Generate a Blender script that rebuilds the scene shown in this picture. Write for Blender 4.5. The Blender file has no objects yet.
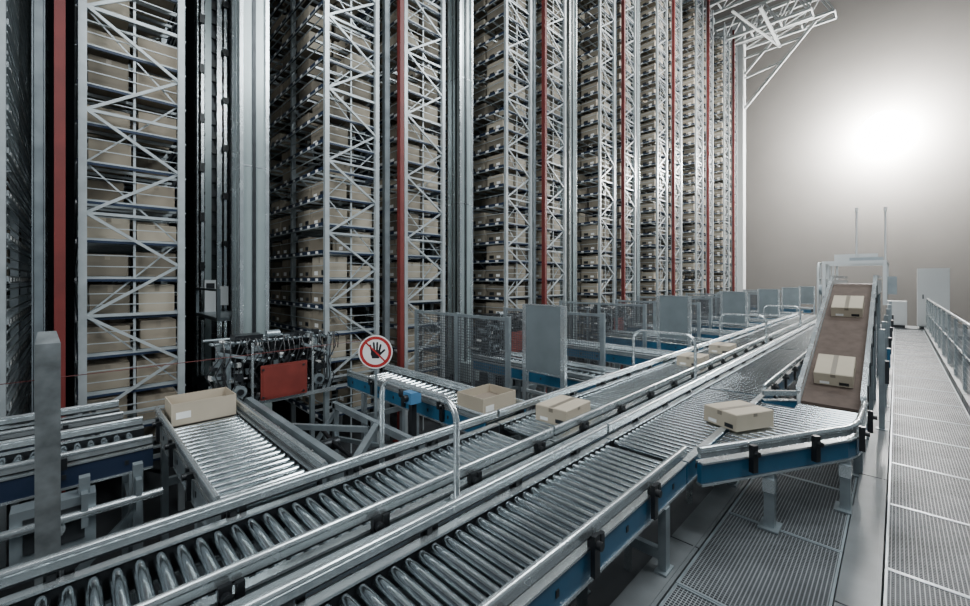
import bpy, math, random
from mathutils import Vector, Matrix
random.seed(7)
COL = bpy.context.scene.collection
H = 1.7
P = 3.67

# ------------------------------------------------------------------ materials
def mat(name, col, rough=0.5, metal=0.0, noise=0.0, nscale=20.0, bump=0.0, emit=None, estr=0.0, rvar=0.0, spec=0.5):
    m = bpy.data.materials.new(name); m.use_nodes = True
    nt = m.node_tree; b = nt.nodes["Principled BSDF"]
    b.inputs["Base Color"].default_value = (*col, 1)
    b.inputs["Roughness"].default_value = rough
    b.inputs["Metallic"].default_value = metal
    b.inputs["Specular IOR Level"].default_value = spec
    if emit:
        b.inputs["Emission Color"].default_value = (*emit, 1)
        b.inputs["Emission Strength"].default_value = estr
    if noise > 0 or bump > 0 or rvar > 0:
        tc = nt.nodes.new("ShaderNodeTexCoord")
        n = nt.nodes.new("ShaderNodeTexNoise"); n.inputs["Scale"].default_value = nscale
        n.inputs["Detail"].default_value = 4
        nt.links.new(tc.outputs["Object"], n.inputs["Vector"])
        if noise > 0:
            r = nt.nodes.new("ShaderNodeValToRGB")
            r.color_ramp.elements[0].position = 0.3; r.color_ramp.elements[1].position = 0.7
            r.color_ramp.elements[0].color = (*[c*(1-noise) for c in col], 1)
            r.color_ramp.elements[1].color = (*[min(1, c*(1+noise)) for c in col], 1)
            nt.links.new(n.outputs["Fac"], r.inputs["Fac"])
            nt.links.new(r.outputs["Color"], b.inputs["Base Color"])
        if rvar > 0:
            mr = nt.nodes.new("ShaderNodeMapRange")
            mr.inputs["To Min"].default_value = max(0.02, rough-rvar); mr.inputs["To Max"].default_value = rough+rvar
            nt.links.new(n.outputs["Fac"], mr.inputs["Value"]); nt.links.new(mr.outputs["Result"], b.inputs["Roughness"])
        if bump > 0:
            bp = nt.nodes.new("ShaderNodeBump"); bp.inputs["Strength"].default_value = bump
            bp.inputs["Distance"].default_value = 0.01
            nt.links.new(n.outputs["Fac"], bp.inputs["Height"]); nt.links.new(bp.outputs["Normal"], b.inputs["Normal"])
    return m

M_STEEL = mat("galvanised_steel", (0.27, 0.31, 0.33), 0.34, 0.5, 0.18, 6, rvar=0.1)
M_RACK = mat("rack_steel", (0.43, 0.47, 0.485), 0.34, 0.45, 0.15, 5)
M_CHROME = mat("roller_chrome", (0.66, 0.71, 0.735), 0.15, 1.0, 0.08, 14, rvar=0.05)
M_ALU = mat("aluminium_rail", (0.62, 0.665, 0.68), 0.25, 0.8, 0.06, 8, rvar=0.08)
M_BLUE = mat("blue_paint", (0.024, 0.105, 0.19), 0.36, 0.0, 0.1, 9)
M_NAVY = mat("navy_paint", (0.012, 0.022, 0.048), 0.4)
M_RED = mat("red_paint", (0.115, 0.016, 0.014), 0.5, 0, 0.2, 4)
M_CARD = mat("cardboard", (0.25, 0.215, 0.165), 0.85, 0, 0.12, 3, bump=0.1)
M_CARD2 = mat("cardboard_pale", (0.34, 0.30, 0.235), 0.85, 0, 0.1, 3, bump=0.1)
M_CARD3 = mat("cardboard_deep", (0.15, 0.13, 0.10), 0.85, 0, 0.1, 3, bump=0.1)
M_CARDP = mat("cardboard_light", (0.43, 0.37, 0.285), 0.85, 0, 0.08, 3, bump=0.1)
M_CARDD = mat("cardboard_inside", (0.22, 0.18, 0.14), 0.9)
M_TAPE = mat("packing_tape", (0.20, 0.17, 0.13), 0.35)
M_LABEL = mat("label_white", (0.8, 0.8, 0.78), 0.6)
M_BLACK = mat("black_plastic", (0.010, 0.011, 0.013), 0.35)
M_DARK = mat("dark_steel", (0.035, 0.038, 0.042), 0.35, 0.5, 0.2, 8)
M_MAST = mat("mast_steel", (0.35, 0.41, 0.41), 0.28, 0.4, 0.06, 3)
M_BELT = mat("belt_rubber", (0.095, 0.070, 0.058), 0.75, 0, 0.15, 12, spec=0.2)
M_WHITE = mat("white_paint", (0.66, 0.68, 0.68), 0.4)
M_PLATE = mat("grey_sheet", (0.19, 0.225, 0.24), 0.38, 0.3, 0.08, 5)
M_SIGNR = mat("sign_red", (0.42, 0.02, 0.02), 0.4)
M_LAMP = mat("lamp_glow", (1, 1, 1), 0.5, emit=(1.0, 0.985, 0.96), estr=400)
M_WALL = mat("wall_paint", (0.225, 0.214, 0.200), 0.95, 0, 0.04, 0.6, spec=0.05)
M_FLOOR = mat("concrete", (0.035, 0.037, 0.040), 0.5, 0, 0.3, 1.5, bump=0.1, rvar=0.1)
M_WALK = mat("walkway_steel", (0.14, 0.15, 0.155), 0.42, 0.25, 0.2, 4, rvar=0.1, spec=0.4)
M_WIRE = mat("wire_steel", (0.11, 0.12, 0.13), 0.4, 0.4)
M_TRUSS = mat("truss_steel", (0.40, 0.42, 0.42), 0.5, 0.1)

def grating_mat():
    m = bpy.data.materials.new("grating_steel"); m.use_nodes = True
    nt = m.node_tree; b = nt.nodes["Principled BSDF"]
    tc = nt.nodes.new("ShaderNodeTexCoord")
    br = nt.nodes.new("ShaderNodeTexBrick")
    br.offset = 0.0
    br.inputs["Scale"].default_value = 1.0
    br.inputs["Brick Width"].default_value = 0.019
    br.inputs["Row Height"].default_value = 0.019
    br.inputs["Mortar Size"].default_value = 0.0022
    br.inputs["Mortar Smooth"].default_value = 0.0
    br.inputs["Color1"].default_value = (0.020, 0.022, 0.024, 1)
    br.inputs["Color2"].default_value = (0.042, 0.044, 0.047, 1)
    br.inputs["Mortar"].default_value = (0.22, 0.235, 0.245, 1)
    nt.links.new(tc.outputs["Object"], br.inputs["Vector"])
    n = nt.nodes.new("ShaderNodeTexNoise"); n.inputs["Scale"].default_value = 2.5; n.inputs["Detail"].default_value = 5
    nt.links.new(tc.outputs["Object"], n.inputs["Vector"])
    mrn = nt.nodes.new("ShaderNodeMapRange"); mrn.inputs["From Min"].default_value=0.3; mrn.inputs["From Max"].default_value=0.7; mrn.inputs["To Min"].default_value = 0.55; mrn.inputs["To Max"].default_value = 1.2
    nt.links.new(n.outputs["Fac"], mrn.inputs["Value"])
    vm = nt.nodes.new("ShaderNodeVectorMath"); vm.operation='SCALE'
    nt.links.new(br.outputs["Color"], vm.inputs[0]); nt.links.new(mrn.outputs["Result"], vm.inputs["Scale"])
    nt.links.new(vm.outputs["Vector"], b.inputs["Base Color"])
    b.inputs["Roughness"].default_value = 0.5
    mr3 = nt.nodes.new("ShaderNodeMapRange"); mr3.inputs["To Min"].default_value = 0.02; mr3.inputs["To Max"].default_value = 0.5
    nt.links.new(br.outputs["Fac"], mr3.inputs["Value"]); nt.links.new(mr3.outputs["Result"], b.inputs["Specular IOR Level"])
    return m
M_GRATE = grating_mat()

# ------------------------------------------------------------------ mesh builder
class MB:
    def __init__(s): s.v=[]; s.f=[]; s.m=[]; s.s=[]
    def _add(s, vs, fs, m, sm=False):
        o=len(s.v); s.v += [tuple(v) for v in vs]
        for f in fs: s.f.append([i+o for i in f]); s.m.append(m); s.s.append(sm)
    def box(s, x0,x1,y0,y1,z0,z1,m=0):
        vs=[(x0,y0,z0),(x1,y0,z0),(x1,y1,z0),(x0,y1,z0),(x0,y0,z1),(x1,y0,z1),(x1,y1,z1),(x0,y1,z1)]
        s._add(vs,[(0,3,2,1),(4,5,6,7),(0,1,5,4),(1,2,6,5),(2,3,7,6),(3,0,4,7)],m)
        return s
    def beam(s,p,q,w,h,m=0,up=(0,0,1)):
        p=Vector(p);q=Vector(q);d=(q-p).normalized();u=Vector(up)
        if abs(d.dot(u))>0.98: u=Vector((1,0,0))
        a=d.cross(u).normalized(); b=a.cross(d).normalized()
        a=a*w/2; b=b*h/2
        vs=[p-a-b,p+a-b,p+a+b,p-a+b,q-a-b,q+a-b,q+a+b,q-a+b]
        s._add(vs,[(0,1,2,3),(4,7,6,5),(0,4,5,1),(1,5,6,2),(2,6,7,3),(3,7,4,0)],m)
        return s
    def cyl(s,p,q,r,n=12,m=0,r2=None):
        p=Vector(p);q=Vector(q);d=(q-p).normalized();u=Vector((0,0,1))
        if abs(d.dot(u))>0.98: u=Vector((1,0,0))
        a=d.cross(u).normalized(); b=a.cross(d).normalized()
        if r2 is None: r2=r
        vs=[]
        for i in range(n):
            t=2*math.pi*i/n; e=a*math.cos(t)+b*math.sin(t)
            vs+= [p+e*r, q+e*r2]
        fs=[(2*i,2*i+1,(2*i+3)%(2*n),(2*i+2)%(2*n)) for i in range(n)]
        s._add(vs,fs,m,True)
        s._add([vs[2*i] for i in range(n)],[tuple(range(n))],m)
        s._add([vs[2*i+1] for i in range(n)],[tuple(reversed(range(n)))],m)
        return s
    def sphere(s,c,r,nu=40,nv=20,m=0):
        vs=[];fs=[]
        for j in range(nv+1):
            t=math.pi*j/nv
            for i in range(nu):
                a=2*math.pi*i/nu
                vs.append((c[0]+r*math.sin(t)*math.cos(a),c[1]+r*math.sin(t)*math.sin(a),c[2]+r*math.cos(t)))
        for j in range(nv):
            for i in range(nu):
                k=(i+1)%nu
                fs.append((j*nu+i,(j+1)*nu+i,(j+1)*nu+k,j*nu+k))
        s._add(vs,fs,m,True); return s
    def tube(s,pts,r,n=10,m=0):
        pts=[Vector(p) for p in pts]; rings=[]
        pa=None
        for i,p in enumerate(pts):
            if i==0: d=pts[1]-p
            elif i==len(pts)-1: d=p-pts[i-1]
            else: d=(pts[i+1]-pts[i-1])
            d.normalize()
            if pa is None:
                u=Vector((0,0,1)) if abs(d.z)<0.9 else Vector((1,0.1,0))
                a=d.cross(u).normalized()
            else:
                a=(pa-d*pa.dot(d)).normalized()
            pa=a; b=a.cross(d).normalized()
            rings.append([p+(a*math.cos(2*math.pi*j/n)+b*math.sin(2*math.pi*j/n))*r for j in range(n)])
        vs=[v for R in rings for v in R]; fs=[]
        for i in range(len(rings)-1):
            for j in range(n):
                k=(j+1)%n
                fs.append((i*n+j,(i+1)*n+j,(i+1)*n+k,i*n+k))
        s._add(vs,fs,m,True)
        s._add(rings[0],[tuple(range(n))],m); s._add(rings[-1],[tuple(reversed(range(n)))],m)
        return s
    def mesh(s,name,mats):
        me=bpy.data.meshes.new(name); me.from_pydata(s.v,[],s.f)
        for mm in mats: me.materials.append(mm)
        me.polygons.foreach_set("material_index",s.m); me.polygons.foreach_set("use_smooth",s.s)
        me.update(); return me

def ob(name, me, parent=None, loc=(0,0,0), rot=(0,0,0), label=None, cat=None, group=None, kind=None, scale=None):
    o=bpy.data.objects.new(name, me); COL.objects.link(o)
    o.location=loc; o.rotation_euler=rot
    if scale: o.scale=scale
    if parent: o.parent=parent
    if label: o["label"]=label
    if cat: o["category"]=cat
    if group: o["group"]=group
    if kind: o["kind"]=kind
    return o
def empty(name, loc, rot=(0,0,0), **k):
    o=ob(name,None,None,loc,rot,**k); o.empty_display_size=0.2; return o

# ------------------------------------------------------------------ setting
ZF=-0.8
ob("floor", MB().box(-6,27,-8,18,ZF-0.2,ZF).mesh("floor",[M_FLOOR]), kind="structure")
ob("wall_end", MB().box(26,26.3,-8,18,ZF,18).mesh("wall_end",[M_WALL]), kind="structure")
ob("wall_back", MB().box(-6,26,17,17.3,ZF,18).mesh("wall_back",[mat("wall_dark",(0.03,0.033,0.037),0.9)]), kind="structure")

# ------------------------------------------------------------------ racks
Y0=5.5; W=0.83; LP=0.38; ZB=-0.16; NL=35; BAY=1.2; NB=7; ZT=ZB+NL*LP
DEP=NB*BAY
def frame_mesh(end):
    b=MB()
    for x in (0.03,W-0.03):
        b.box(x-0.03,x+0.03,0,0.012,ZF,ZT); b.box(x-0.03,x-0.02,0.012,0.06,ZF,ZT); b.box(x+0.02,x+0.03,0.012,0.06,ZF,ZT)
    z=0.35
    while z<ZT-0.6:
        w=0.028 if end else 0.026
        b.beam((0.05,0.04,z),(W-0.05,0.04,z),0.02,w,0,(0,0,1))
        b.beam((0.05,0.045,z),(W-0.05,0.045,z+0.5),0.02,w,0)
        b.beam((W-0.05,0.02,z+0.5),(0.05,0.02,z+1.0),0.02,w,0)
        z+=1.0
    if end:
        b.box(W*0.5-0.01,W*0.5+0.01,0.07,0.085,ZF,ZT)
        z=0.6
        while z<ZT-1.6:
            b.beam((W-0.05,0.082,z),(0.05,0.082,z+0.75),0.01,0.014,0)
            b.beam((0.05,0.092,z+0.75),(W-0.05,0.092,z+1.5),0.01,0.014,0)
            z+=1.5
    return b.mesh("upright_frame",[M_RACK])
FR=frame_mesh(False); FRE=frame_mesh(True)
def level_mesh(dense=False):
    b=MB()
    for x in (0.0,W):
        b.box(x-0.012,x+0.012,0.07,DEP,-0.055,-0.005,0 if dense else 1)
        b.box(x-0.02 if x==0 else x+0.0121, x-0.0121 if x==0 else x+0.02, 0.07,DEP,-0.07,-0.056,0)
        b.box(x-0.006,x+0.006,0.07,DEP,0.155,0.165,0)
        if dense:
            b.box(x-0.006,x+0.006,0.07,DEP,0.06,0.075,0); b.box(x-0.006,x+0.006,0.07,DEP,0.25,0.265,0)
        y=0.2
        while y<DEP:
            xx=(-0.0165,-0.0125) if x==0 else (W+0.0125,W+0.0165)
            b.box(xx[0],xx[1],y,y+0.08,-0.052,-0.018,2); y+=0.28
    y=0.1
    while y<DEP:
        b.box(0.014,W-0.014,y,y+0.03,-0.035,-0.005,0); y+=0.3 if not dense else 0.15
    b.box(0.06,W-0.06,0.055,0.068,-0.055,-0.03,1); b.box(0.06,W-0.06,0.054,0.066,-0.03,-0.018,0)
    b.box(0.06,W-0.06,0.055,0.065,0.09,0.098,0); b.box(0.06,W-0.06,0.055,0.065,0.20,0.208,0)
    return b.mesh("shelf_level",[M_RACK,M_NAVY,M_LABEL])
LV=level_mesh(); LVD=level_mesh(True)

def box_mesh(name,sx,sy,h,mc):
    b=MB(); e=0.006
    x,y=sx/2,sy/2
    vs=[(-x,-y,0),(x,-y,0),(x,y,0),(-x,y,0),(-x,-y,h-e),(x,-y,h-e),(x,y,h-e),(-x,y,h-e),(-x+e,-y+e,h),(x-e,-y+e,h),(x-e,y-e,h),(-x+e,y-e,h)]
    b._add(vs,[(0,3,2,1),(0,1,5,4),(1,2,6,5),(2,3,7,6),(3,0,4,7),(4,5,9,8),(5,6,10,9),(6,7,11,10),(7,4,8,11),(8,9,10,11)],0)
    b.box(-x+e,x-e,-0.02,0.02,h,h+0.0015,1)
    b.box(-x-0.0015,-x,-0.02,0.02,h*0.7,h-e,1)
    b.box(-x-0.0015,-x,y*0.2,y*0.7,h*0.10,h*0.30,2)
    b.box(-x-0.0015,-x,-y*0.8,-y*0.3,h*0.10,h*0.35,3)
    b.box(x,x+0.0015,-y*0.7,-y*0.2,h*0.10,h*0.30,2)
    b.box(-0.02,0.02,-y-0.0015,-y,h*0.75,h-e,1)
    return b.mesh(name,[mc,M_TAPE,M_LABEL,M_DARK])
BXS=[(0.335,0.48,0.25),(0.32,0.44,0.22),(0.30,0.48,0.29),(0.33,0.46,0.17)]
BXM=[[box_mesh("carton",*BXS[i],mm) for mm in (M_CARD,M_CARD2,M_CARD3)] for i in range(4)]
slots=[]
RED0=-0.055
for k in range(7):
    rx=RED0+P*k
    for side,x0 in ((0,rx-1.19),(1,rx+0.09)):
        dense=(k==0 and side==0)
        r=empty("storage_rack",(x0,Y0,0),label="tall galvanised steel storage rack filled with cardboard cartons",cat="storage rack",group="high-bay storage racks")
        for i in range(NB+1):
            ob("upright_frame",FRE if i==0 else FR,r,(0,i*BAY,0))
        for l in range(NL):
            ob("shelf_level",LVD if dense else LV,r,(0,0,ZB+l*LP))
            if l==NL-1: continue
            for bi in range(NB):
                for hf in range(2):
                    for sd in range(2):
                        if random.random()<(0.12 if dense else 0.83):
                            slots.append((x0+W/2+(sd-0.5)*0.385+random.uniform(-0.012,0.012),Y0+bi*BAY+0.37+hf*0.54,ZB+l*LP+0.0,random.choice((0,0,1,2,2,3)),random.choice((0,0,1,1,2))))
vis=[];rest=[]
for s in slots:
    S=s[0]+s[1]; px=485+412*(s[0]-s[1])/S; py=280-582.7*(s[2]-H)/S
    if 0<px<745 and py>0 and py<480: vis.append((S,s))
    else: rest.append(s)
vis.sort(key=lambda t:t[0])
near=[s for _,s in vis[:290]]; rest+= [s for _,s in vis[290:]]
for s in near:
    ob("cardboard_box",BXM[s[3]][s[4]],None,(s[0],s[1],s[2]),label="brown cardboard carton with taped seam on a rack shelf",cat="cardboard box",group="cartons stored on the racks")
b=MB()
for s in rest:
    if s[1]>Y0+5.5 and s[0]>3: continue
    sx,sy,h=BXS[s[3]]
    b.box(s[0]-sx/2,s[0]+sx/2,s[1]-sy/2,s[1]+sy/2,s[2],s[2]+h,(0,1,4)[s[4]])
    if s[1]<Y0+2.5: b.box(s[0]-sx/2-0.002,s[0]-sx/2,s[1]-0.15,s[1]-0.05,s[2]+0.03,s[2]+0.08,2); b.box(s[0]-sx/2-0.002,s[0]-sx/2,s[1]+0.03,s[1]+0.16,s[2]+0.02,s[2]+0.09,3)
ob("cardboard_box",b.mesh("carton_stock",[M_CARD,M_CARD2,M_LABEL,M_DARK,M_CARD3]),label="many brown cardboard cartons filling the high racks",cat="cardboard boxes",group="cartons stored on the racks",kind="stuff")

b=MB(); b.box(-0.036,0.036,-0.045,-0.036,ZF,ZT+0.3); b.box(-0.036,0.036,0.036,0.045,ZF,ZT+0.3); b.box(-0.026,0.026,-0.036,0.036,ZF,ZT+0.3)
b.box(-0.09,0.09,-0.09,0.09,ZF,ZF+0.02)
RC=b.mesh("red_column",[M_RED])
for k in range(7):
    ob("red_column",RC,None,(RED0+P*k-0.03,Y0-0.07,0),label="red painted steel column between two storage racks",cat="column",group="red columns along the racks")
b=MB(); b.box(-0.03,0.03,-0.03,0.03,ZF,ZT+0.3); b.box(-0.042,-0.034,-0.04,0.04,ZF,ZT); b.box(0.034,0.042,-0.04,0.04,ZF,ZT)
GC=b.mesh("grey_column",[M_STEEL])
for k in range(7):
    ob("grey_column",GC,None,(RED0+P*k-0.17,Y0+0.12,0),label="slim grey steel post between two storage racks",cat="column",group="grey posts between racks")

# ------------------------------------------------------------------ stacker cranes
b=MB(); zt=12.9
b.box(-0.13,0.13,-0.15,0.15,0,zt,0)
for x in (-0.15,0.15):
    b.box(x-0.02,x+0.02,-0.19,-0.15,0,zt,1); b.box(x-0.02,x+0.02,0.15,0.19,0,zt,1)
b.box(-0.02,0.02,-0.17,-0.151,0,zt,2); b.box(-0.138,-0.131,-0.06,-0.02,0,zt,2); b.box(-0.145,-0.131,0.03,0.07,0,zt,1)
z=0.6
while z<zt: b.box(-0.135,0.135,-0.155,0.155,z,z+0.02,1); z+=2.4
MAST=b.mesh("mast",[M_MAST,M_ALU,M_DARK])
b=MB()
b.box(-0.12,-0.03,-0.1,0.1,0,zt,0); b.box(0.05,0.12,-0.1,0.1,0,zt,1); b.box(-0.03,0.05,0.0,0.06,0,zt,3)
b.box(-0.18,-0.14,-0.15,-0.12,0,zt,1); b.box(0.14,0.18,-0.15,-0.12,0,zt,1)
z=0.3
while z<zt:
    b.box(-0.03,0.05,-0.05,-0.001,z,z+0.12,3 if int(z*10)%3 else 2); b.box(-0.14,-0.121,-0.13,-0.05,z,z+0.05,2); z+=0.24
b.cyl((-0.22,-0.1,0),(-0.22,-0.1,zt),0.018,6,1); b.cyl((0.22,-0.1,0),(0.22,-0.1,zt),0.014,6,2); b.cyl((0.27,-0.05,0),(0.27,-0.05,zt),0.018,6,1)
z=0.9
while z<zt: b.box(-0.2,-0.14,-0.18,-0.15,z,z+0.14,2); b.box(0.12,0.2,-0.18,-0.15,z+0.4,z+0.5,2); z+=0.8
MAST2=b.mesh("ladder_mast",[M_MAST,M_ALU,M_BLACK,M_DARK])
b=MB(); b.box(-0.14,0.14,-0.4,2.9,-0.35,-0.001,0); b.cyl((-0.16,0.0,-0.4),(0.16,0.0,-0.4),0.16,16,1); b.cyl((-0.16,2.5,-0.4),(0.16,2.5,-0.4),0.16,16,1)
b.box(-0.04,0.04,-1.0,6.0,ZF-0.15,-0.56,1)
BASE=b.mesh("base_beam",[M_MAST,M_DARK])
b=MB(); b.box(-0.3,0.3,0.35,1.7,0,0.05,0)
for x in (-0.3,0.26):
    for y in (0.35,1.66): b.box(x,x+0.04,y,y+0.04,0.05,0.4,0)
    b.box(x,x+0.04,0.35,1.7,0.4,0.43,0)
b.box(-0.2,-0.05,1.60,1.68,0.05,0.55,2); b.box(0.0,0.12,1.60,1.68,0.15,0.45,2); b.box(-0.18,-0.07,1.59,1.6,0.4,0.5,1)
LC=b.mesh("load_carriage",[M_STEEL,M_DARK,M_WHITE])
b=MB(); b.box(-0.12,0.12,-0.3,2.6,0,0.2,0)
TOPB=b.mesh("top_beam",[M_MAST])
for k in range(6):
    c=empty("stacker_crane",(1.645+P*k,6.0,0),label="tall grey stacker crane with twin masts in the rack aisle",cat="stacker crane",group="stacker cranes")
    ob("base_beam",BASE,c,(0,0,0.15)); ob("mast",MAST,c,(0,0,0.15)); ob("ladder_mast",MAST2,c,(0,2.1,0.15))
    ob("load_carriage",LC,c,(0,0,[1.15,3.2,0.9,4.2,2.0,1.5][k])); ob("top_beam",TOPB,c,(0,0,zt+0.15))

# ------------------------------------------------------------------ conveyors
ZR=0.53
_roll={}
RR=0.0275
def roller_mesh(w):
    key=round(w,3)
    if key in _roll: return _roll[key]
    b=MB(); n=18
    b.cyl((0,0.014,0),(0,w-0.014,0),RR,n,0)
    b.cyl((0,0.006,0),(0,0.0138,0),RR*0.9,12,1); b.cyl((0,w-0.0138,0),(0,w-0.006,0),RR*0.9,12,1)
    b.cyl((0,0.0,0),(0,0.006,0),0.009,8,1); b.cyl((0,w-0.006,0),(0,w,0),0.009,8,1)
    _roll[key]=b.mesh("roller",[M_CHROME,M_BLACK]); return _roll[key]
def conveyor(loc,rot,L,Wd,label,blue=M_BLUE,pitch=0.071,legz=(ZF,ZF),guides=(1,1),clamps=True,stuff=False,legs=None,group=None,gh=0.075):
    c=empty("roller_conveyor",loc,rot,label=label,cat="roller conveyor",group=group)
    t=0.035
    for si in (0,1):
        y0=-t if si==0 else Wd; y1=y0+t
        o=-1 if si==0 else 1
        b=MB()
        if si==0: b.box(0,L,y0,y0+0.025,ZR-0.14,ZR-0.012,0); b.box(0,L,y0+0.025,y1,ZR-0.14,ZR-0.012,2)
        else: b.box(0,L,y1-0.025,y1,ZR-0.14,ZR-0.012,0); b.box(0,L,y0,y1-0.025,ZR-0.14,ZR-0.012,2)
        b.box(0,L,y0-0.006,y1+0.006,ZR-0.012,ZR,1); b.box(0,L,y0-0.006,y1+0.006,ZR-0.155,ZR-0.14,1)
        yo=y0 if si==0 else y1
        x=0.15
        while x<L-0.05:
            b.box(x,x+0.02,min(yo,yo+o*0.004),max(yo,yo+o*0.004),ZR-0.09,ZR-0.06,2); x+=0.3
        ob("side_frame",b.mesh("side_frame",[blue,M_ALU,M_DARK]),c)
        if guides[si]:
            yg=y0+t/2+o*0.01
            b=MB(); b.box(0.005,L-0.005,yg-0.012,yg+0.012,ZR+gh-0.028,ZR+gh+0.008,0); b.cyl((0.005,yg,ZR+gh+0.014),(L-0.005,yg,ZR+gh+0.014),0.017,10,0)
            b.box(0.005,L-0.005,yg-0.006,yg+0.006,ZR+gh-0.04,ZR+gh-0.028,1)
            ob("guide_rail",b.mesh("guide_rail",[M_ALU,M_DARK]),c)
            if clamps:
                b=MB(); yo=yg+o*0.022
                b.box(-0.022,0.022,min(yo,yo+o*0.022),max(yo,yo+o*0.022),-0.12,0.06+gh-0.075,0)
                b.cyl((0,yo+o*0.022,0.02),(0,yo+o*0.045,0.02),0.02,10,0)
                b.box(-0.014,0.014,min(yg,yo),max(yg,yo),0.001,0.03,0)
                b.box(0.035,0.065,min(yo,yo+o*0.02),max(yo,yo+o*0.02),-0.02,0.05,0)
                cm=b.mesh("rail_clamp",[M_BLACK])
                x=0.35+0.17*si
                while x<L-0.1:
                    ob("rail_clamp",cm,c,(x,0,ZR)); x+=0.62
    rm=roller_mesh(Wd); n=int((L-0.04)/pitch)
    if stuff:
        b=MB()
        for i in range(n): b.cyl((0.05+i*pitch,0.002,ZR-0.045),(0.05+i*pitch,Wd-0.002,ZR-0.045),RR,10,0)
        ob("rollers",b.mesh("rollers",[M_CHROME]),c,kind="stuff")
    else:
        for i in range(n): ob("roller",rm,c,(0.05+i*pitch,0,ZR-0.045))
    for x in (legs if legs is not None else [0.4,L-0.4]):
        for si,y in ((0,-t-0.012),(1,Wd+t-0.033)):
            b=MB(); zb=legz[si]
            b.box(-0.03,0.03,y,y+0.045,zb+0.012,ZR-0.157,0); b.box(-0.06,0.06,y-0.012,y+0.057,zb,zb+0.012,0)
            ob("leg",b.mesh("leg",[M_STEEL,M_ALU]),c,(x,0,0))
        b=MB(); b.box(-0.02,0.02,0.0,Wd,0.06,0.12,0)
        ob("cross_member",b.mesh("cross_member",[M_STEEL]),c,(x,0,0))
    return c

lab1="roller conveyor with chrome rollers, blue side frame and guide rails"
YA,WA=0.99,0.50
conveyor((-0.6,YA,0),(0,0,0),3.38,WA,"roller conveyor with chrome rollers and blue frame beside the walkway",legz=(0,ZF),legs=[0.5,1.7,3.05],group="main conveyor sections")
conveyor((2.8,YA,0),(0,0,0),2.18,WA,"roller conveyor section where a feeder line merges",legz=(0,ZF),guides=(0,1),legs=[1.1],group="main conveyor sections")
conveyor((5.0,YA,0),(0,0,0),3.68,WA,lab1,legz=(0,ZF),group="main conveyor sections")
conveyor((8.7,YA,0),(0,0,0),4.28,WA,lab1,legz=(0,ZF),stuff=True,clamps=False,group="main conveyor sections")
conveyor((13.0,YA,0),(0,0,0),5.0,WA,lab1,legz=(0,ZF),stuff=True,clamps=False,group="main conveyor sections")
YB,WB=1.79,0.50
lab2="roller conveyor with chrome rollers and aluminium guide rails"
for i,(x,L) in enumerate([(-1.2,3.65),(2.47,3.65),(6.14,3.65),(9.81,3.65),(13.48,4.5)]):
    conveyor((x,YB,0),(0,0,0),L,WB,lab2,blue=M_STEEL,stuff=i>2,clamps=i<=2,group="main conveyor sections")
for i in range(5):
    b=MB(); b.box(0,3.66,0,0.085,-0.05,0,0); b.box(0,3.66,0.0,0.006,0,0.012,0); b.box(0,3.66,0.079,0.085,0,0.012,0)
    for x in (0.9,2.4,3.3): b.box(x,x+0.04,0.02,0.07,ZF-0.535,-0.05,0)
    ob("cable_duct",b.mesh("cable_duct",[M_ALU]),None,(-1.2+3.67*i,1.598,0.535),label="flat aluminium cable duct running between two roller conveyors",cat="cable duct",group="cable ducts")

for k in range(6):
    st=k>1
    g="cross conveyors"
    if k<5:
        conveyor((1.04+P*k,2.42,0),(0,0,math.pi/2),2.1 if k==0 else 2.0,0.50,"short grey roller conveyor leading from main line to racks",blue=M_STEEL if k==0 else M_BLUE,pitch=0.085,stuff=st,clamps=k==0,group=g,gh=0.05)
    conveyor((2.92+P*k,2.42,0),(0,0,math.pi/2),2.4,0.48,"short roller conveyor with blue frames leading to the racks",pitch=0.1,stuff=st,clamps=k==0,group=g,gh=0.03)
conveyor((-2.3,3.75,0),(0,0,0),2.7,0.5,"short roller conveyor with navy side frame beside the rack",blue=M_NAVY,legs=[0.5,1.5,2.2,2.6],group="cross conveyors",gh=0.05)
conveyor((-2.3,4.58,0),(0,0,0),2.6,0.42,"short roller conveyor with navy side frame beside the rack",blue=M_NAVY,group="cross conveyors",gh=0.05)

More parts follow.
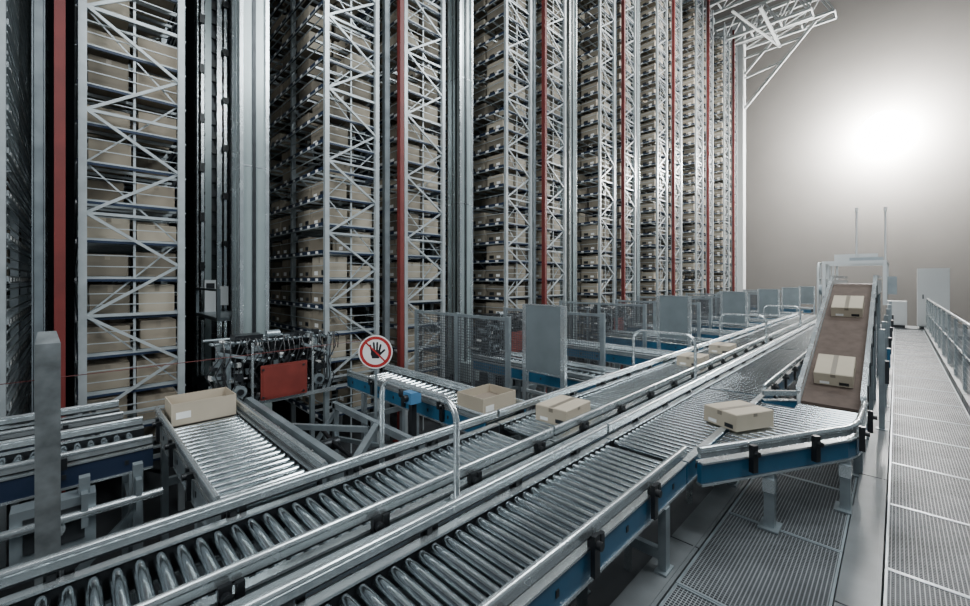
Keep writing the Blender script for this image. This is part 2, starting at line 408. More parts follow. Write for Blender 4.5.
b=MB(); b.beam((1.19,2.45,ZR+0.02),(1.19,4.4,ZR+0.02),0.05,0.05,0); b.beam((1.19,2.6,ZF),(1.19,2.6,ZR),0.05,0.05,0); b.beam((1.19,4.2,ZF),(1.19,4.2,ZR),0.05,0.05,0)
b.beam((1.19,2.6,-0.1),(1.19,4.2,-0.1),0.04,0.05,0); b.beam((1.19,2.6,-0.1),(1.19,4.2,0.45),0.03,0.04,0)
ob("support_frame",b.mesh("support_frame",[M_STEEL]),label="grey steel support frame beside a short roller conveyor",cat="support frame")
XR=1.99
for k in range(5):
    b=MB()
    for y in (2.75,3.5,4.25):
        b.beam((1.25,y,-0.05),(XR+0.02,y,-0.05),0.05,0.06,0); b.beam((1.3,y,ZF),(1.3,y,0.38),0.05,0.05,0); b.beam((XR,y,ZF),(XR,y,0.38),0.05,0.05,0)
        b.beam((1.3,y,-0.6),(XR,y,0.3),0.03,0.04,0)
    b.beam((1.3,2.7,0.36),(1.3,4.3,0.36),0.05,0.06,0); b.beam((XR,2.7,0.36),(XR,4.3,0.36),0.05,0.06,0)
    b.beam((1.3,2.7,0.1),(1.3,4.3,0.3),0.03,0.04,0); b.beam((XR,4.3,0.0),(XR,2.7,0.3),0.03,0.04,0)
    b.beam((1.4,2.75,0.36),(XR,3.4,0.36),0.05,0.05,0); b.beam((1.4,4.2,0.30),(XR-0.03,3.5,0.30),0.04,0.05,0)
    b.beam((1.55,2.7,0.2),(1.55,4.3,0.2),0.08,0.05,1); b.tube([(1.8,2.7,0.15),(1.82,3.3,0.05),(1.78,3.8,0.12),(1.8,4.3,0.2)],0.02,8,2)
    b.box(1.75,1.93,3.0,3.2,0.0,0.25,1); b.cyl((1.5,3.9,0.1),(1.85,3.9,0.1),0.06,12,1); b.box(1.45,1.5,3.83,3.97,0.02,0.18,0)
    ob("support_frame",b.mesh("support_frame_b",[M_STEEL,M_DARK,M_BLACK]),None,(P*k,0,0),label="steel support frame with cross braces between two short conveyors",cat="support frame",group="support frames")
b=MB()
for y,z in ((3.45,0.30),(3.4,0.12),(3.45,-0.15),(3.42,-0.4)): b.cyl((-2.3,y,z),(0.42,y,z),0.026,12,0)
b.cyl((-2.3,3.0,0.05),(0.3,3.0,0.05),0.03,12,0); b.cyl((-2.3,2.8,-0.2),(0.3,2.8,-0.2),0.025,12,0)
for x in (-1.6,-1.0,-0.5,0.05,0.3):
    b.beam((x,3.52,ZF),(x,3.52,0.5),0.06,0.05,1)
    b.beam((x,3.5,0.22),(x,3.5,0.42),0.14,0.03,1)
    b.beam((x,2.8,-0.23),(x,3.5,-0.23),0.04,0.04,1)
b.beam((0.15,3.0,ZF),(0.15,3.0,0.1),0.05,0.05,1); b.beam((-0.8,3.0,ZF),(-0.8,3.0,0.1),0.05,0.05,1)
b.beam((-1.6,3.53,-0.6),(-0.5,3.53,0.2),0.03,0.04,1); b.beam((-0.5,3.53,-0.6),(0.3,3.53,0.2),0.03,0.04,1)
b.box(-0.25,0.1,3.47,3.6,0.1,0.4,1); b.box(-0.2,0.05,3.46,3.47,0.15,0.35,2); b.cyl((-0.08,3.46,0.25),(-0.08,3.44,0.25),0.05,16,0)
ob("pipe_rack",b.mesh("pipe_rack",[M_ALU,M_STEEL,M_DARK]),label="horizontal aluminium pipes on grey steel posts beside a conveyor",cat="pipe rack")

# ------------------------------------------------------------------ merge conveyor
mc=empty("merge_conveyor",(0,0,0),label="angled roller merge conveyor with blue skirt joining the main line",cat="roller conveyor")
outer=[(5.0,0.20),(4.3,0.21),(4.15,0.23),(4.02,0.27),(3.9,0.335),(2.85,0.90)]
b=MB()
for (x0,y0),(x1,y1) in zip(outer,outer[1:]):
    b.beam((x0,y0,ZR-0.075),(x1,y1,ZR-0.075),0.035,0.12,0); b.beam((x0,y0,ZR-0.006),(x1,y1,ZR-0.006),0.06,0.012,1); b.beam((x0,y0,ZR-0.145),(x1,y1,ZR-0.145),0.05,0.015,1)
ob("side_frame",b.mesh("side_frame",[M_BLUE,M_ALU]),mc)
b=MB(); b.tube([(x,y,ZR+0.075) for x,y in outer],0.022,10)
for (x0,y0),(x1,y1) in zip(outer,outer[1:]): b.beam((x0,y0,ZR+0.04),(x1,y1,ZR+0.04),0.025,0.03,0)
ob("guide_rail",b.mesh("guide_rail",[M_ALU]),mc)
b=MB(); b.beam((5.0,0.70,ZR-0.07),(4.78,0.93,ZR-0.07),0.035,0.13,0); b.beam((5.0,0.70,ZR+0.065),(4.78,0.93,ZR+0.065),0.035,0.045,1); b.beam((5.0,0.70,ZR-0.004),(4.78,0.93,ZR-0.004),0.05,0.01,1)
ob("side_frame",b.mesh("side_frame",[M_BLUE,M_ALU]),mc)
def yo(x):
    for (x0,y0),(x1,y1) in zip(outer,outer[1:]):
        if x1<=x<=x0: return y0+(y1-y0)*(x0-x)/(x0-x1)
x=4.95
rm=roller_mesh(1.0)
while x>3.02:
    a=yo(x)+0.03; e=0.945 if x<4.76 else 0.68
    ob("roller",rm,mc,(x,a,ZR-0.045),scale=(1,e-a,1)); x-=0.075
for (x,y,z0) in ((4.05,0.27,0),(4.85,0.24,0),(3.4,0.62,0)):
    b=MB(); b.box(-0.035,0.035,-0.03,0.03,z0+0.012,ZR-0.155,0); b.box(-0.08,0.08,-0.06,0.06,z0,z0+0.012,0); b.box(-0.05,0.05,-0.035,0.035,0.25,0.34,1)
    ob("leg",b.mesh("leg",[M_STEEL,M_ALU]),mc,(x,y,0))
b=MB(); b.box(-0.02,0.02,-0.065,-0.03,-0.1,0.08,0); b.cyl((0,-0.065,0.03),(0,-0.09,0.03),0.018,8,0)
CL=b.mesh("rail_clamp",[M_BLACK])
for x in (4.7,4.15,3.7,3.2): ob("rail_clamp",CL,mc,(x,yo(x),ZR),rot=(0,0,0 if x>4.1 else -0.5))

# ------------------------------------------------------------------ incline
ic=empty("belt_conveyor",(0,0,0),label="inclined belt conveyor with dark brown belt and white side rails",cat="belt conveyor")
A=(5.04,ZR-0.01); B=(8.0,1.64); C=(10.5,1.64)
def strip(y0,y1,dz0,dz1,m,name,mats):
    b=MB(); pts=[A,B,C]
    for (x0,z0),(x1,z1) in zip(pts,pts[1:]):
        vs=[]
        for x,z in ((x0,z0),(x1,z1)):
            vs+=[(x,y0,z+dz0),(x,y1,z+dz0),(x,y1,z+dz1),(x,y0,z+dz1)]
        b._add(vs,[(0,1,2,3),(4,7,6,5),(0,4,5,1),(1,5,6,2),(2,6,7,3),(3,7,4,0)],m)
    return b.mesh(name,mats)
def zin(x): return min(B[1],A[1]+(x-A[0])/(B[0]-A[0])*(B[1]-A[1]))
ob("belt",strip(0.235,0.665,-0.03,0.0,0,"belt",[M_BELT]),ic)
ob("belt_bed",strip(0.235,0.665,-0.10,-0.031,0,"belt_bed",[M_STEEL]),ic)
for y in (0.20,0.670):
    ob("side_frame",strip(y,y+0.03,-0.16,0.06,0,"side_frame",[M_WHITE]),ic)
    ob("guide_rail",strip(y-0.005,y+0.035,0.09,0.13,0,"guide_rail",[M_ALU]),ic)
b=MB(); b.box(-0.012,0.012,-0.01,0.0,-0.12,0.12,0)
CL2=b.mesh("rail_clamp",[M_BLACK])
x=5.25
while x<8:
    ob("rail_clamp",CL2,ic,(x,0.195,zin(x))); ob("rail_clamp",CL2,ic,(x,0.716,zin(x))); x+=0.4
for x in (5.9,7.0,7.9,10.0):
    z=zin(x)-0.18
    for y in (0.23,0.69):
        b=MB(); b.box(-0.03,0.03,-0.025,0.025,0.012,z,0); b.box(-0.07,0.07,-0.05,0.05,0,0.012,0)
        ob("leg",b.mesh("leg",[M_STEEL]),ic,(x,y,0))
b=MB()
for y in (0.10,0.76):
    b.box(8.0,8.04,y,y+0.04,1.35,1.95,0); b.box(8.5,8.54,y,y+0.04,1.35,1.95,0); b.box(8.04,8.5,y+0.005,y+0.03,1.4,1.72,0)
    b.box(8.0,8.54,y,y+0.04,1.95,1.98,0); b.box(8.54,9.9,y,y+0.03,1.95,1.98,0)
    for x in (9.2,9.87): b.box(x,x+0.03,y,y+0.03,1.5,1.95,0)
b.box(8.5,8.54,0.14,0.76,1.92,1.98,0); b.box(9.87,9.9,0.13,0.76,1.95,1.98,0); b.box(8.0,8.04,0.14,0.76,1.94,1.98,0)
b.box(8.05,8.4,0.0,0.095,1.50,1.75,1); b.cyl((8.2,0.81,1.55),(8.2,0.85,1.55),0.08,14,1)
b.box(8.15,8.35,0.14,0.5,1.98,2.03,1); b.box(8.5,8.55,0.2,0.7,1.985,2.1,0)
ob("drive_head",b.mesh("drive_head",[M_WHITE,M_STEEL]),ic)

b=MB()
b.tube([(8.3,0.88,0.0),(8.3,0.88,1.88),(8.34,0.88,1.95),(8.4,0.88,1.97),(9.8,0.88,1.97),(9.88,0.88,1.92),(9.9,0.88,1.85),(9.9,0.88,0.0)],0.016,8)
b.tube([(8.3,0.88,1.72),(9.9,0.88,1.72)],0.012,8)
b.tube([(8.6,0.88,0.3),(8.6,0.88,1.96)],0.012,8); b.tube([(9.2,0.88,0.3),(9.2,0.88,1.96)],0.012,8)
ob("guard_rail",b.mesh("guard_rail",[M_WHITE]),label="white tubular guard rail beside the conveyor head",cat="guard rail")
for (x,y,zb_,z1) in ((8.3,0.43,2.031,0.69),(8.35,0.12,1.981,0.72)):
    m=empty("signal_mast",(x,y,zb_),label="thin white signal mast with small lamp on top",cat="signal mast",group="signal masts")
    ob("pole",MB().cyl((0,0,0),(0,0,z1),0.011,8).mesh("pole",[M_WHITE]),m)
    ob("signal_lamp",MB().cyl((0,0,z1),(0,0,z1+0.06),0.02,12).mesh("signal_lamp",[M_LABEL]),m)
for i,x in enumerate((6.4,7.6,9.0,11.0,13.0,15.0)):
    b=MB(); b.box(-0.025,0.025,-0.025,0.025,0.03,1.15,0); b.box(-0.05,0.05,-0.05,0.05,0.03,0.04,0); b.box(-0.04,0.04,-0.06,-0.026,0.55,0.8,1)
    ob("switch_post",b.mesh("switch_post",[M_STEEL,M_BLUE if i==1 else M_DARK]),None,(x,0.12,0.0),label="slim grey post with a small switch box beside the walkway",cat="post",group="switch posts")

# ------------------------------------------------------------------ boxes on the conveyors
def open_carton(loc,rot,sx,sy,h,label):
    b=MB(); t=0.006; x,y=sx/2,sy/2
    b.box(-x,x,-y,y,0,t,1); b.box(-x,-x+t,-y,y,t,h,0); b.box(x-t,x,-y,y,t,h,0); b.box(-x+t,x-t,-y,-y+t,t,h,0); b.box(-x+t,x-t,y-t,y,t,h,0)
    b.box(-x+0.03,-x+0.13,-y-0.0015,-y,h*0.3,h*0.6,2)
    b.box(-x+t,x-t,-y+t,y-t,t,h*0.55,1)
    return ob("open_carton",b.mesh("open_carton",[M_CARDP,M_CARDD,M_LABEL]),None,loc,(0,0,rot),label=label,cat="cardboard box")
ZC=ZR-0.045+RR
open_carton((0.79,4.30,ZC+0.001),0.0,0.46,0.34,0.18,"open pale cardboard carton at the end of a short roller conveyor")
open_carton((2.68,2.66,ZC+0.001),0.0,0.42,0.34,0.17,"open pale cardboard carton entering a short roller conveyor")
cm=box_mesh("carton_e",0.40,0.30,0.13,M_CARDP)
def cb(loc,rot,lab,rx=0):
    ob("cardboard_box",cm,None,loc,(0,rx,rot),label=lab,cat="cardboard box",group="cartons riding on the conveyors")
cb((3.0,2.04,ZC),0.05,"pale closed carton riding on chrome rollers")
cb((6.2,2.04,ZC),0.0,"pale closed carton riding on chrome rollers")
cb((7.6,2.04,ZC),0.0,"pale closed carton riding on chrome rollers")
cb((3.85,0.92,ZR+0.0005),-0.45,"pale closed carton sliding through the merge conveyor")
ang=math.atan2(B[1]-A[1],B[0]-A[0])
for x in (5.55,7.1):
    cb((x,0.45,zin(x)+0.004),0.0,"pale closed carton riding up the inclined belt",rx=-ang)

# ------------------------------------------------------------------ transfer carriages with red panel
b=MB()
b.box(0,1.05,0,0.05,-0.02,0.05,0); b.box(0,1.05,0.4,0.45,-0.02,0.05,0); b.box(0,0.04,0,0.04,0.05,0.6,0); b.box(1.01,1.05,0,0.04,0.05,0.6,0); b.box(0,0.04,0.41,0.45,0.05,0.6,0); b.box(1.01,1.05,0.41,0.45,0.05,0.6,0)
for x in (0.02,0.98): b.box(x,x+0.05,0.0,0.05,ZF-0.45,-0.02,0); b.box(x,x+0.05,0.4,0.45,ZF-0.45,-0.02,0)
b.cyl((-0.12,0.02,0.62),(1.1,0.02,0.62),0.014,8,1); b.cyl((-0.12,0.4,0.62),(1.1,0.4,0.62),0.014,8,1)
CF=b.mesh("frame",[M_STEEL,M_STEEL])
b=MB(); b.box(0.28,0.74,-0.095,-0.08,0.03,0.38,0); b.box(0.30,0.72,-0.099,-0.095,0.05,0.36,0)
for x in (0.30,0.70):
    for z in (0.06,0.34): b.cyl((x,-0.099,z),(x,-0.108,z),0.012,8,1)
CR=b.mesh("red_panel",[mat("red_panel_paint",(0.16,0.026,0.02),0.5,0,0.2,6),M_DARK])
b=MB()
rr=random.Random(3)
for i in range(190):
    x=-0.16+rr.random()*1.18; z=rr.random()*0.64; w=0.015+rr.random()*0.07; h=0.012+rr.random()*0.05; y=-0.03+rr.random()*0.14
    b.box(x,x+w,y,y+0.03+rr.random()*0.1,z,z+h,rr.choice([0,0,0,1,1,2,4,4,3] if i%3 else [0,1,4]))
for i in range(24):
    x=-0.12+i*0.05; j=rr.uniform(-0.06,0.06)
    b.tube([(x,-0.02,0.02),(x+0.03,-0.06,0.16),(x-0.01+j,-0.06,0.34),(x+0.04,-0.06+j*0.5,0.50),(x+0.06+j,-0.03,0.66),(x+0.12,0.02,0.62),(x+0.14,0.08,0.45)],0.006,6,rr.choice([0,0,0,1]))
for x in (0.10,0.88): b.cyl((x,-0.02,0.15),(x,-0.08,0.15),0.06,14,4); b.cyl((x,-0.08,0.15),(x,-0.1,0.15),0.03,10,0); b.cyl((x,-0.03,0.28),(x,-0.07,0.28),0.035,12,0)
for i in range(9):
    x=0.02+i*0.115; b.cyl((x,-0.06,0.45),(x,-0.08,0.45),0.013,8,2)
b.box(0.045,1.0,0.14,0.36,0.06,0.58,0)
b.box(0.1,0.36,0.1,0.3,0.57,0.68,0); b.box(0.62,0.86,0.12,0.3,0.57,0.65,1); b.cyl((0.42,0.2,0.66),(0.55,0.2,0.66),0.045,12,4)
b.beam((-0.1,-0.05,0.55),(0.35,-0.05,0.42),0.012,0.03,4); b.beam((0.7,-0.05,0.56),(1.05,-0.05,0.40),0.012,0.03,4)
CD=b.mesh("drive_unit",[M_BLACK,M_DARK,M_ALU,M_LABEL,M_STEEL])
b=MB(); b.box(-0.05,1.08,-0.07,-0.055,-0.01,0.03,0); b.box(-0.06,-0.04,-0.03,0.45,0.1,0.14,0); b.box(0.2,0.22,-0.075,-0.06,0.03,0.62,0); b.box(0.80,0.82,-0.075,-0.06,0.03,0.62,0)
CB=b.mesh("bracket",[M_ALU])
for k in range(6):
    c=empty("transfer_carriage",(1.06+P*k,4.63,0.45),label="transfer carriage with red front panel, motors and black cables",cat="transfer carriage",group="transfer carriages")
    ob("frame",CF,c); ob("red_panel",CR,c); ob("drive_unit",CD,c); ob("bracket",CB,c)
b=MB(); b.box(2.10,2.21,3.02,3.14,0.60,0.70,0); b.cyl((2.155,3.14,0.65),(2.155,3.24,0.65),0.042,12,1); b.box(2.135,2.185,3.055,3.105,ZF,0.60,1); b.cyl((2.10,3.08,0.65),(2.06,3.08,0.65),0.03,10,1)
ob("sensor_unit",b.mesh("sensor_unit",[mat("light_blue",(0.08,0.22,0.40),0.4),M_DARK]),label="small blue sensor housing on a post beside a conveyor",cat="sensor")

# ------------------------------------------------------------------ fences
def fence(ya,yb,z0=0.30,z1=1.24):
    b=MB()
    for y in (ya,(ya+yb)/2,yb): b.box(-0.022,0.022,y-0.028,y+0.028,ZF,z1+0.03,0)
    for z in (z0,z1): b.box(-0.014,0.014,ya,yb,z-0.018,z+0.018,0)
    FF=b.mesh("fence_frame",[M_STEEL])
    b=MB(); y=ya+0.03
    while y<yb: b.box(-0.0035,0.0035,y-0.0035,y+0.0035,z0,z1,0); y+=0.035
    z=z0
    while z<z1: b.box(-0.007,-0.0036,ya,yb,z-0.0035,z+0.0035,0); z+=0.035
    return FF,b.mesh("wire_mesh",[M_WIRE])
F1=fence(3.2,5.0); F2=fence(2.7,4.4)
b=MB(); b.box(-0.01,0.01,2.47,2.93,0.70,1.42,0)
PM=b.mesh("sheet",[M_PLATE])
b=MB(); b.box(-0.025,0.025,2.42,2.47,ZF,1.43,0); b.box(-0.025,0.025,2.93,2.98,ZF,1.43,0); b.box(-0.015,0.015,2.47,2.93,1.42,1.435,0); b.box(-0.015,0.015,2.47,2.93,0.68,0.70,0); b.box(-0.015,0.015,2.47,2.93,0.45,0.48,0)
PF=b.mesh("panel_frame",[M_ALU])
for k in range(6):
    f=empty("mesh_fence",(3.58+P*k,0,0),label="grey wire mesh safety fence between two short conveyors",cat="fence",group="safety fences")
    ob("fence_frame",F1[0],f); ob("wire_mesh",F1[1],f)
    f=empty("safety_barrier",(3.6+P*k,0,0),label="grey sheet metal safety barrier on two posts",cat="barrier",group="safety barriers")
    ob("sheet",PM,f); ob("panel_frame",PF,f)
    if k>0:
        f=empty("mesh_fence",(1.19+P*k,0,0),label="grey wire mesh safety fence between two short conveyors",cat="fence",group="safety fences")
        ob("fence_frame",F2[0],f); ob("wire_mesh",F2[1],f)
b=MB(); b.box(-0.04,0.04,-0.04,0.04,ZF,1.36,0); b.box(-0.048,0.048,-0.048,-0.040,ZF,1.36,1); b.box(-0.048,-0.040,-0.040,0.04,ZF,1.36,1)
b._add([(-0.048,-0.048,1.36),(0.048,-0.048,1.36),(0.04,0.04,1.36),(-0.048,0.04,1.36),(-0.04,0.03,1.42),(0.03,0.03,1.42)],[(0,1,5,4),(1,2,5),(2,3,4,5),(3,0,4)],0)
wp=mat("worn_post",(0.15,0.165,0.17),0.45,0.3,0.45,9)
ob("fence_post",b.mesh("fence_post",[wp,wp]),None,(-0.095,3.25,0),label="thick grey steel fence post beside the conveyor",cat="post")
b=MB()
zt2=1.06
pts=[(0,1.643,0.56)]+[(0,1.643+0.12-0.12*math.cos(t),zt2-0.12+0.12*math.sin(t)) for t in [i*math.pi/16 for i in range(9)]]+[(0,2.385-0.12+0.12*math.sin(t),zt2-0.12+0.12*math.cos(t)) for t in [i*math.pi/16 for i in range(9)]]+[(0,2.385,0.0),(0,2.385,ZF)]
b.tube(pts,0.017,12,0); b.cyl((0,1.643,0.548),(0,1.643,0.56),0.035,14,0)
HM=b.mesh("guard_hoop",[M_ALU])
for k in range(4):
    ob("guard_hoop",HM,None,(1.43+3.64*k,0,0),label="bent aluminium tube hoop arching over a roller conveyor",cat="guard hoop",group="guard hoops")

# ------------------------------------------------------------------ sign
sg=empty("prohibition_sign",(2.17,3.74,0.97),rot=(math.radians(90),0,math.radians(-45+5)),label="round white no-entry sign with red ring, diagonal bar and black hand",cat="sign")
def disc(r0,r1,z,n=48):
    b=MB(); vs=[]
    for i in range(n):
        c,s_=math.cos(2*math.pi*i/n),math.sin(2*math.pi*i/n); vs+=[(r0*c,r0*s_,z),(r1*c,r1*s_,z)]
    b._add(vs,[(2*i,2*i+1,(2*i+3)%(2*n),(2*i+2)%(2*n)) for i in range(n)],0)
    return b
ob("sign_plate",MB().cyl((0,0,-0.004),(0,0,0),0.170,48).mesh("sign_plate",[M_LABEL]),sg)
rb=disc(0.128,0.158,0.0012)
a=math.radians(-45); dx,dy=math.cos(a),math.sin(a)
ob("red_ring",rb.mesh("red_ring",[M_SIGNR]),sg)
hb=MB()
hb._add([(-0.035,-0.065,0.001),(0.035,-0.065,0.001),(0.050,-0.02,0.001),(0.047,0.02,0.001),(-0.045,0.02,0.001),(-0.048,-0.02,0.001)],[(0,1,2,3,4,5)],0)
for (x0,y0,x1,y1) in ((-0.036,0.01,-0.055,0.068),(-0.012,0.01,-0.018,0.092),(0.014,0.01,0.017,0.092),(0.037,0.01,0.051,0.07),(0.035,-0.03,0.088,0.018)):
    hb.beam((x0,y0,0.001),(x1,y1,0.001),0.020,0.0005,0); hb.cyl((x1,y1,0.0008),(x1,y1,0.0012),0.010,10,0)
ob("hand_symbol",hb.mesh("hand_symbol",[M_BLACK]),sg)
bb=MB(); bb.beam((-0.13*dx,-0.13*dy,0.002),(0.13*dx,0.13*dy,0.002),0.016,0.0008,0)
ob("red_bar",bb.mesh("red_bar",[M_SIGNR]),sg)
pp=MB().box(-0.012,0.012,-1.77,0.1,-0.03,-0.006,0)
ob("sign_post",pp.mesh("sign_post",[M_STEEL]),sg)
b=MB(); b.tube([(-2.0,3.34,1.15),(-0.2,3.34,1.15),(1.0,3.55,1.12),(2.1,3.76,1.1)],0.0025,6)
ob("safety_rope",b.mesh("safety_rope",[M_RED]),label="thin red safety rope strung between post and sign",cat="rope")

# ------------------------------------------------------------------ walkway
for (ya,yb) in ((0.24,0.88),(-0.64,0.05)):
    w=yb-ya
    GM=MB().box(0.012,0.983,0.012,w-0.012,-0.03,-0.004,0).mesh("grid",[M_GRATE])
    b=MB(); b.box(0,0.012,0,w,-0.035,0,0); b.box(0.983,0.995,0,w,-0.035,0,0); b.box(0.012,0.983,0,0.012,-0.035,0,0); b.box(0.012,0.983,w-0.012,w,-0.035,0,0)
    EM=b.mesh("edge_frame",[M_STEEL])
    for i in range(20):
        x0=0.4+i*1.0
        p=empty("floor_grating",(x0,ya,0),label="galvanised steel grating panel of the walkway",cat="floor grating",group="walkway gratings")
        ob("grid",GM,p); ob("edge_frame",EM,p)
for y0,y1,z1 in ((0.06,0.23,0.03),(0.89,1.06,0.0),(-0.74,-0.65,0.10)):
    b=MB(); b.box(0.2,20.6,y0,y1,-0.15,z1,0); b.box(0.2,20.6,y0+0.02,y0+0.03,z1,z1+0.006,0)
    x=0.8
    while x<20.6: b.box(x,x+0.006,y0-0.002,y1+0.002,-0.1,z1+0.003,1); b.box(x+1.0,x+1.1,y0+0.02,y1-0.02,ZF,-0.15,0); x+=2.0
    ob("walkway_beam",b.mesh("walkway_beam",[M_WALK,M_DARK]),label="long grey steel beam edging the walkway gratings",cat="steel beam",group="walkway beams")
rl=empty("guard_railing",(0,-0.70,0.1),label="tubular steel guard railing with mesh infill along the walkway",cat="railing")
pts=[(4.0,0,0.98),(19.8,0,0.98),(20.0,0,0.93),(20.07,0,0.8),(20.07,0,0.0)]
ob("handrail",MB().tube(pts,0.024,10).mesh("handrail",[M_ALU]),rl)
ob("knee_rail",MB().tube([(4.0,0,0.5),(20.07,0,0.5)],0.014,8).mesh("knee_rail",[M_ALU]),rl)
x=4.0
pm=MB().box(-0.022,0.022,-0.022,0.022,0,0.96).mesh("rail_post",[M_ALU])
while x<19.8: ob("rail_post",pm,rl,(x,0,0)); x+=1.3
b=MB(); x=4.05
while x<20: b.box(x,x+0.004,-0.002,0.002,0.06,0.9,0); x+=0.12
z=0.1
while z<0.92: b.box(4.0,20.05,-0.004,0.0,z,z+0.004,0); z+=0.08
ob("mesh_infill",b.mesh("mesh_infill",[M_RACK]),rl)

def cabinet(loc,sx,sy,h,lab):
    c=empty("control_cabinet",loc,label=lab,cat="control cabinet")
    ob("body",MB().box(0,sx,0,sy,0.1,h,0).box(0.05,sx-0.05,0.05,sy-0.05,0,0.1,1).mesh("body",[M_WHITE,M_DARK]),c)
    d=MB().box(-0.02,-0.002,0.02,sy-0.02,0.14,h-0.03,0); ob("door",d.mesh("door",[M_WHITE]),c)
    ob("handle",MB().box(-0.04,-0.021,sy*0.8,sy*0.8+0.03,h*0.5,h*0.5+0.15,0).mesh("handle",[M_DARK]),c)
cabinet((20.75,-1.25,0),0.5,0.75,2.1,"white sheet metal control cabinet at the end of the walkway")
cabinet((20.75,-0.25,0),0.4,0.5,0.95,"low pale equipment cabinet at the end of the walkway")
ob("platform",MB().box(19.0,22.0,-2.6,-0.76,-0.12,0.0,0).box(20.62,22.0,-0.76,1.0,-0.12,0.0,0).box(19.2,19.4,-2.4,-2.2,ZF,-0.12,0).box(21.5,21.7,-2.4,-2.2,ZF,-0.12,0).mesh("platform",[M_WALK]),label="raised grey steel platform at the end of the walkway",cat="platform")

# ------------------------------------------------------------------ roof truss and column at rack end
b=MB(); XT=23.55
b.box(XT-0.2,XT+0.2,5.4,5.8,ZF,14.6,0); b.box(XT-0.25,XT+0.25,5.35,5.4,ZF,14.6,0); b.box(XT-0.25,XT+0.25,5.8,5.85,ZF,14.6,0)
ob("steel_column",b.mesh("steel_column",[M_WHITE]),label="white steel column at the end of the rack row",cat="column")
def truss(x,y0,y1,za,zb,t=0.11):
    b=MB()
    b.beam((x,y0,za),(x,y1,za),t,t); b.beam((x,y0,zb),(x,y1,zb),t,t); b.beam((x+0.7,y0,za),(x+0.7,y1,za),t,t); b.beam((x+0.7,y0,zb),(x+0.7,y1,zb),t,t)
    n=max(4,int((y1-y0)/1.05))
    for i in range(n):
        a=y0+(y1-y0)*i/n; c=y0+(y1-y0)*(i+1)/n
        for xx in (x,x+0.7):
            b.beam((xx,a,za),(xx,(a+c)/2,zb),0.06,0.06); b.beam((xx,(a+c)/2,zb),(xx,c,za),0.06,0.06)
        b.beam((x,a,za),(x+0.7,a,za),0.05,0.05); b.beam((x,a,za),(x+0.7,c,za),0.04,0.04)
    return b
t=truss(XT-0.3,1.9,9.0,13.35,14.5)
ob("roof_truss",t.mesh("roof_truss",[M_TRUSS]),label="grey lattice roof truss beyond the racks",cat="roof truss",group="roof trusses")
t=truss(19.5,1.9,9.0,13.6,14.8)
ob("roof_truss",t.mesh("roof_truss",[M_TRUSS]),label="grey lattice roof truss above the racks",cat="roof truss",group="roof trusses")
t=truss(21.5,2.5,9.0,12.9,13.9)
ob("roof_truss",t.mesh("roof_truss",[M_TRUSS]),label="grey lattice roof truss above the racks",cat="roof truss",group="roof trusses")
b=MB(); b.beam((XT,5.35,10.2),(XT,2.6,13.3),0.12,0.12); b.beam((XT,5.35,11.9),(XT,4.0,13.3),0.1,0.1); b.beam((XT,5.35,11.7),(XT,3.7,12.0),0.08,0.08); b.beam((XT,5.35,12.7),(XT,3.0,12.8),0.08,0.08)
b.beam((XT-4,3.9,12.7),(XT,3.9,12.7),0.1,0.1); b.beam((XT-4,4.9,13.0),(XT,3.9,12.7),0.07,0.07)
ob("roof_brace",b.mesh("roof_brace",[M_TRUSS]),label="grey diagonal steel braces between column and truss",cat="steel brace")

# ------------------------------------------------------------------ globe flood lamp standing off the end wall
fl=empty("flood_lamp",(25.99,0.37,8.2),label="large glowing round lamp mounted on the end wall",cat="floodlight")
ob("globe",MB().sphere((-1.0,0,0),0.8,48,24).mesh("globe",[M_LAMP]),fl)
ob("mounting_arm",MB().cyl((-0.25,0,0),(0,0,0),0.12,20).mesh("mounting_arm",[M_WHITE]),fl)

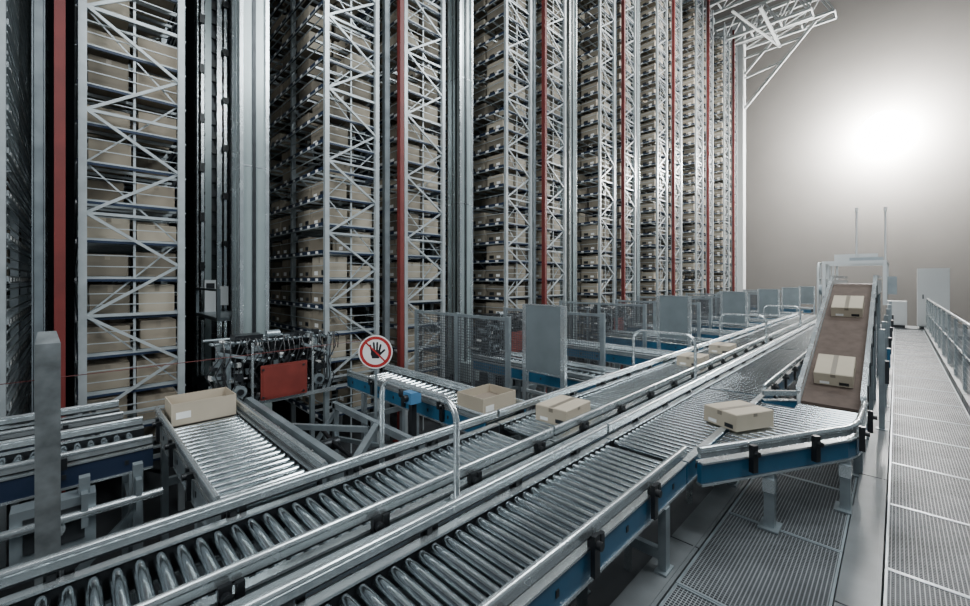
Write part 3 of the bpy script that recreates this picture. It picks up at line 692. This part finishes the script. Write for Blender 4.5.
def light(kind,loc,power,size=1.0,tgt=None,col=(1,1,1),sy=None,spread=None):
    l=bpy.data.lights.new(kind,kind); l.energy=power; l.color=col
    if kind=="AREA":
        l.size=size
        if sy: l.shape='RECTANGLE'; l.size_y=sy
        if spread: l.spread=spread
    elif kind in("POINT","SPOT"): l.shadow_soft_size=size
    o=bpy.data.objects.new("unseen_light",l); COL.objects.link(o); o.location=loc  # light out of view with no fixture, added to brighten conveyors and racks
    if tgt is not None:
        o.rotation_euler=(Vector(tgt)-Vector(loc)).to_track_quat('-Z','Y').to_euler()
    return o
light("AREA",(4.5,-1.0,9.0),620,1.2,tgt=(4.5,2.5,0),sy=5,col=(0.90,0.97,1))
light("AREA",(10,-1.0,10.0),640,1.2,tgt=(10,4,0),sy=5,col=(0.93,0.98,1))
light("AREA",(1.0,0.5,7.0),95,0.8,tgt=(2.0,3.5,0),sy=4,col=(0.9,0.96,1))
light("AREA",(15,1,12),1000,6,tgt=(16,8,4),sy=2,col=(1,0.98,0.95),spread=math.radians(110))
light("AREA",(-4.5,1.0,5.5),220,4,tgt=(6,7,4.5),sy=5,col=(0.92,0.97,1),spread=math.radians(100))  # added fill from the left for the rack faces along the aisles
light("AREA",(1.65,5.2,12.5),60,0.8,tgt=(0.5,7.0,3),sy=2,col=(0.9,0.96,1))
w=bpy.data.worlds.new("World"); bpy.context.scene.world=w; w.use_nodes=True
nt=w.node_tree; bg=nt.nodes["Background"]
tc=nt.nodes.new("ShaderNodeTexCoord"); sp=nt.nodes.new("ShaderNodeSeparateXYZ"); cr=nt.nodes.new("ShaderNodeValToRGB")
nt.links.new(tc.outputs["Generated"],sp.inputs[0]); nt.links.new(sp.outputs["Z"],cr.inputs["Fac"])
e=cr.color_ramp.elements; e[0].position=0.0; e[0].color=(0.56,0.68,0.77,1); e[1].position=0.8; e[1].color=(0.10,0.115,0.13,1)
nt.links.new(cr.outputs["Color"],bg.inputs[0]); bg.inputs[1].default_value=0.25

cd=bpy.data.cameras.new("camera"); cd.sensor_width=36; cd.lens=36*412/970; cd.shift_y=-23/970; cd.clip_start=0.02
co=bpy.data.objects.new("camera",cd); COL.objects.link(co); co.location=(0,0,H); co.rotation_euler=(math.radians(90),0,math.radians(-45))
bpy.context.scene.camera=co
